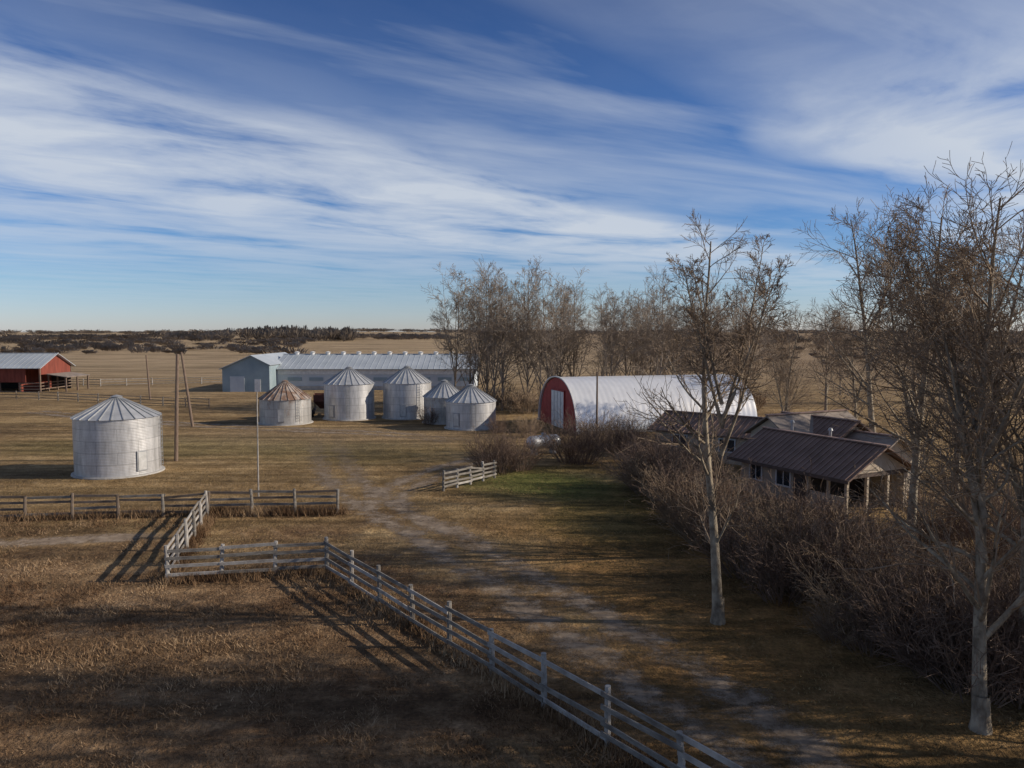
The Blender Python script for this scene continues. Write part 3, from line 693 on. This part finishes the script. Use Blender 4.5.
# ------------------------------------------------------------------ distant brush masses: fans of thin bare stems
def brush(name, items, mat_, per=90, w=.5):
    V = []
    for (x, y, h, r) in items:
        z0 = float(hgt(x, y)); n = per
        a = np.random.rand(n) * 6.28; q = np.sqrt(np.random.rand(n)); k0 = .25 if h > 6 else .6
        bx = x + np.cos(a) * q * r * k0; by = y + np.sin(a) * q * r * k0
        tx = x + np.cos(a) * q * r + np.random.randn(n) * .12 * r; ty = y + np.sin(a) * q * r
        tz = z0 + h * (.35 + .65 * np.sqrt(np.clip(1 - .85 * q ** 2, 0, 1)) * np.random.rand(n) ** .5); ww = w * (.4 + np.random.rand(n)) * .5
        b0 = z0 + h * .3 * np.random.rand(n)
        v = np.zeros((n, 4, 3)); v[:, 0] = np.stack([bx - ww * .3, by, b0], 1); v[:, 1] = np.stack([bx + ww * .3, by, b0], 1); v[:, 2] = np.stack([tx + ww, ty, tz], 1); v[:, 3] = np.stack([tx - ww, ty, tz - .08 * h], 1)
        V.append(v)
    V = np.concatenate(V); m = len(V)
    o = bpy.data.objects.new(name, np_mesh(name, V.reshape(-1, 3), np.arange(m * 4).reshape(m, 4), [mat_])); COL.objects.link(o)
rnd = random.Random(3); items = []
for i in range(150):
    y = rnd.uniform(330, 560); x = rnd.uniform(-.72, -.26) * y; items.append((x, y, rnd.uniform(1.5, 4), rnd.uniform(3, 9)))
for i in range(110):
    y = rnd.uniform(540, 640); x = (-.21 - .24 * rnd.random() ** 1.3) * y; items.append((x, y, rnd.uniform(6, 12) * (1 - .5 * max(0, (-x / y - .33) / .12)), rnd.uniform(3, 7)))
for i in range(60):
    y = rnd.uniform(600, 700); x = -.08 * y - rnd.random() * .14 * y; items.append((x, y, rnd.uniform(3, 5), rnd.uniform(3, 8)))
for i in range(110):
    y = rnd.uniform(600, 720); x = rnd.uniform(-.72, -.40) * y; items.append((x, y, rnd.uniform(3, 5.5), rnd.uniform(4, 10)))
for i in range(260):
    y = rnd.uniform(900, 1500); x = rnd.uniform(-.72, .75) * y; items.append((x, y, rnd.uniform(4, 8), rnd.uniform(10, 24)))
for i in range(150):
    y = rnd.uniform(480, 850); x = rnd.uniform(.24, .72) * y; items.append((x, y, rnd.uniform(3, 8), rnd.uniform(3, 8)))
for i in range(50):
    y = rnd.uniform(230, 420); x = rnd.uniform(.30, .72) * y; items.append((x, y, rnd.uniform(1, 3), rnd.uniform(1.5, 4)))
brush('distant_treeline', items, M_brush, 80, .55)

# ------------------------------------------------------------------ sky, sun
EL, AZ = math.radians(25), math.radians(91)
wd = bpy.data.worlds.new('World'); S.world = wd; wd.use_nodes = True; nt = wd.node_tree; L = nt.links
bg = nt.nodes['Background']
sky = nt.nodes.new('ShaderNodeTexSky'); sky.sky_type = 'NISHITA'; sky.sun_disc = False; sky.sun_elevation = EL; sky.sun_rotation = AZ
sky.altitude = 900; sky.dust_density = .6; sky.ozone_density = 2.5; sky.air_density = 1.0
tc = nt.nodes.new('ShaderNodeTexCoord'); sep = nt.nodes.new('ShaderNodeSeparateXYZ'); L.new(tc.outputs['Generated'], sep.inputs[0])
z = mathn(nt, 'MAXIMUM', sep.outputs[2], .025)
px = mathn(nt, 'DIVIDE', sep.outputs[0], z); py = mathn(nt, 'DIVIDE', sep.outputs[1], z)
c = mathn(nt, 'ADD', mathn(nt, 'MULTIPLY', px, .79), mathn(nt, 'MULTIPLY', py, -.61))
a = mathn(nt, 'ADD', mathn(nt, 'MULTIPLY', px, .61), mathn(nt, 'MULTIPLY', py, .79))
cb = nt.nodes.new('ShaderNodeCombineXYZ'); L.new(mathn(nt, 'MULTIPLY', a, .3), cb.inputs[0]); L.new(mathn(nt, 'MULTIPLY', c, .45), cb.inputs[1])
nw = N(nt, 'ShaderNodeTexNoise', Scale=1.0, Detail=3.0, Roughness=.5); L.new(cb.outputs[0], nw.inputs[0])
cw = mathn(nt, 'ADD', c, mathn(nt, 'MULTIPLY_ADD', nw.outputs[0], 1.6, -.8))
band = ramp(nt, [(0, .4), (.24, .6), (.42, .55), (.52, .85), (.60, 1.0), (.69, .95), (.735, .22), (.79, .06), (.848, .08), (.885, .8), (.94, 1.0), (1, .75)], mathn(nt, 'MULTIPLY_ADD', cw, .08, .96)).outputs[0]
am = nt.nodes.new('ShaderNodeMapRange'); am.interpolation_type = 'SMOOTHSTEP'; L.new(a, am.inputs[0]); am.inputs[1].default_value = 2.5; am.inputs[2].default_value = 4.0; am.inputs[3].default_value = .3
cm = nt.nodes.new('ShaderNodeMapRange'); L.new(c, cm.inputs[0]); cm.inputs[1].default_value = -2.2; cm.inputs[2].default_value = -1.2
am2 = mathn(nt, 'ADD', mathn(nt, 'MULTIPLY', am.outputs[0], cm.outputs[0]), mathn(nt, 'SUBTRACT', 1.0, cm.outputs[0]))
cb2 = nt.nodes.new('ShaderNodeCombineXYZ'); L.new(mathn(nt, 'MULTIPLY', a, .6), cb2.inputs[0]); L.new(mathn(nt, 'MULTIPLY', cw, 1.0), cb2.inputs[1])
nsn = N(nt, 'ShaderNodeTexNoise', Scale=1.0, Detail=7.0, Roughness=.58); nsn.inputs['Distortion'].default_value = .2; L.new(cb2.outputs[0], nsn.inputs[0])
st = ramp(nt, [(.3, 0.0), (.46, .65), (.6, 1.0)], nsn.outputs[0]).outputs[0]
cb3 = nt.nodes.new('ShaderNodeCombineXYZ')
L.new(mathn(nt, 'ADD', mathn(nt, 'MULTIPLY', a, .28), mathn(nt, 'MULTIPLY', c, .30)), cb3.inputs[0]); L.new(mathn(nt, 'ADD', mathn(nt, 'MULTIPLY', c, 1.2), mathn(nt, 'MULTIPLY', a, -.45)), cb3.inputs[1]); cb3.inputs[2].default_value = 4.3
n3 = N(nt, 'ShaderNodeTexNoise', Scale=.7, Detail=6.0, Roughness=.58); n3.inputs['Distortion'].default_value = .3; L.new(cb3.outputs[0], n3.inputs[0])
veil = ramp(nt, [(.5, 0.0), (.75, .5)], n3.outputs[0]).outputs[0]
fade = nt.nodes.new('ShaderNodeMapRange'); L.new(sep.outputs[2], fade.inputs[0]); fade.inputs[1].default_value = .01; fade.inputs[2].default_value = .12
cf = mathn(nt, 'MULTIPLY', mathn(nt, 'MULTIPLY', band, st), am2)
cf = mathn(nt, 'SUBTRACT', 1.0, mathn(nt, 'MULTIPLY', mathn(nt, 'SUBTRACT', 1.0, cf), mathn(nt, 'SUBTRACT', 1.0, veil)))
cf = mathn(nt, 'MULTIPLY', cf, mathn(nt, 'MULTIPLY', fade.outputs[0], .9))
gr = ramp(nt, [(0, (.92, .95, 1.25)), (.06, (.66, .83, 1.10)), (.14, (.46, .70, 1.04)), (.27, (.34, .58, .94)), (.45, (.25, .44, .76)), (1, (.3, .42, .6))], sep.outputs[2]).outputs[0]
skyc = mixc(nt, 1.0, sky.outputs[0], gr, 'MULTIPLY')
fin = mixc(nt, cf, skyc, (6.2, 6.7, 7.4))
L.new(fin, bg.inputs[0]); bg.inputs[1].default_value = .1

sl = bpy.data.lights.new('sun', 'SUN'); sl.energy = 4.9; sl.angle = math.radians(.5); sl.color = (1, .88, .73)
so = bpy.data.objects.new('sun', sl); COL.objects.link(so)
sd = Vector((math.sin(AZ) * math.cos(EL), math.cos(AZ) * math.cos(EL), math.sin(EL)))
so.rotation_euler = sd.to_track_quat('Z', 'Y').to_euler(); so.location = (60, 20, 60)

cam = bpy.data.cameras.new('camera'); cam.lens = 26.72; cam.sensor_width = 36; cam.clip_end = 20000; cam.clip_start = .1
co = bpy.data.objects.new('camera', cam); co.location = (0, 0, 10); co.rotation_euler = (math.radians(90 - 3.914), 0, 0); COL.objects.link(co)
S.camera = co
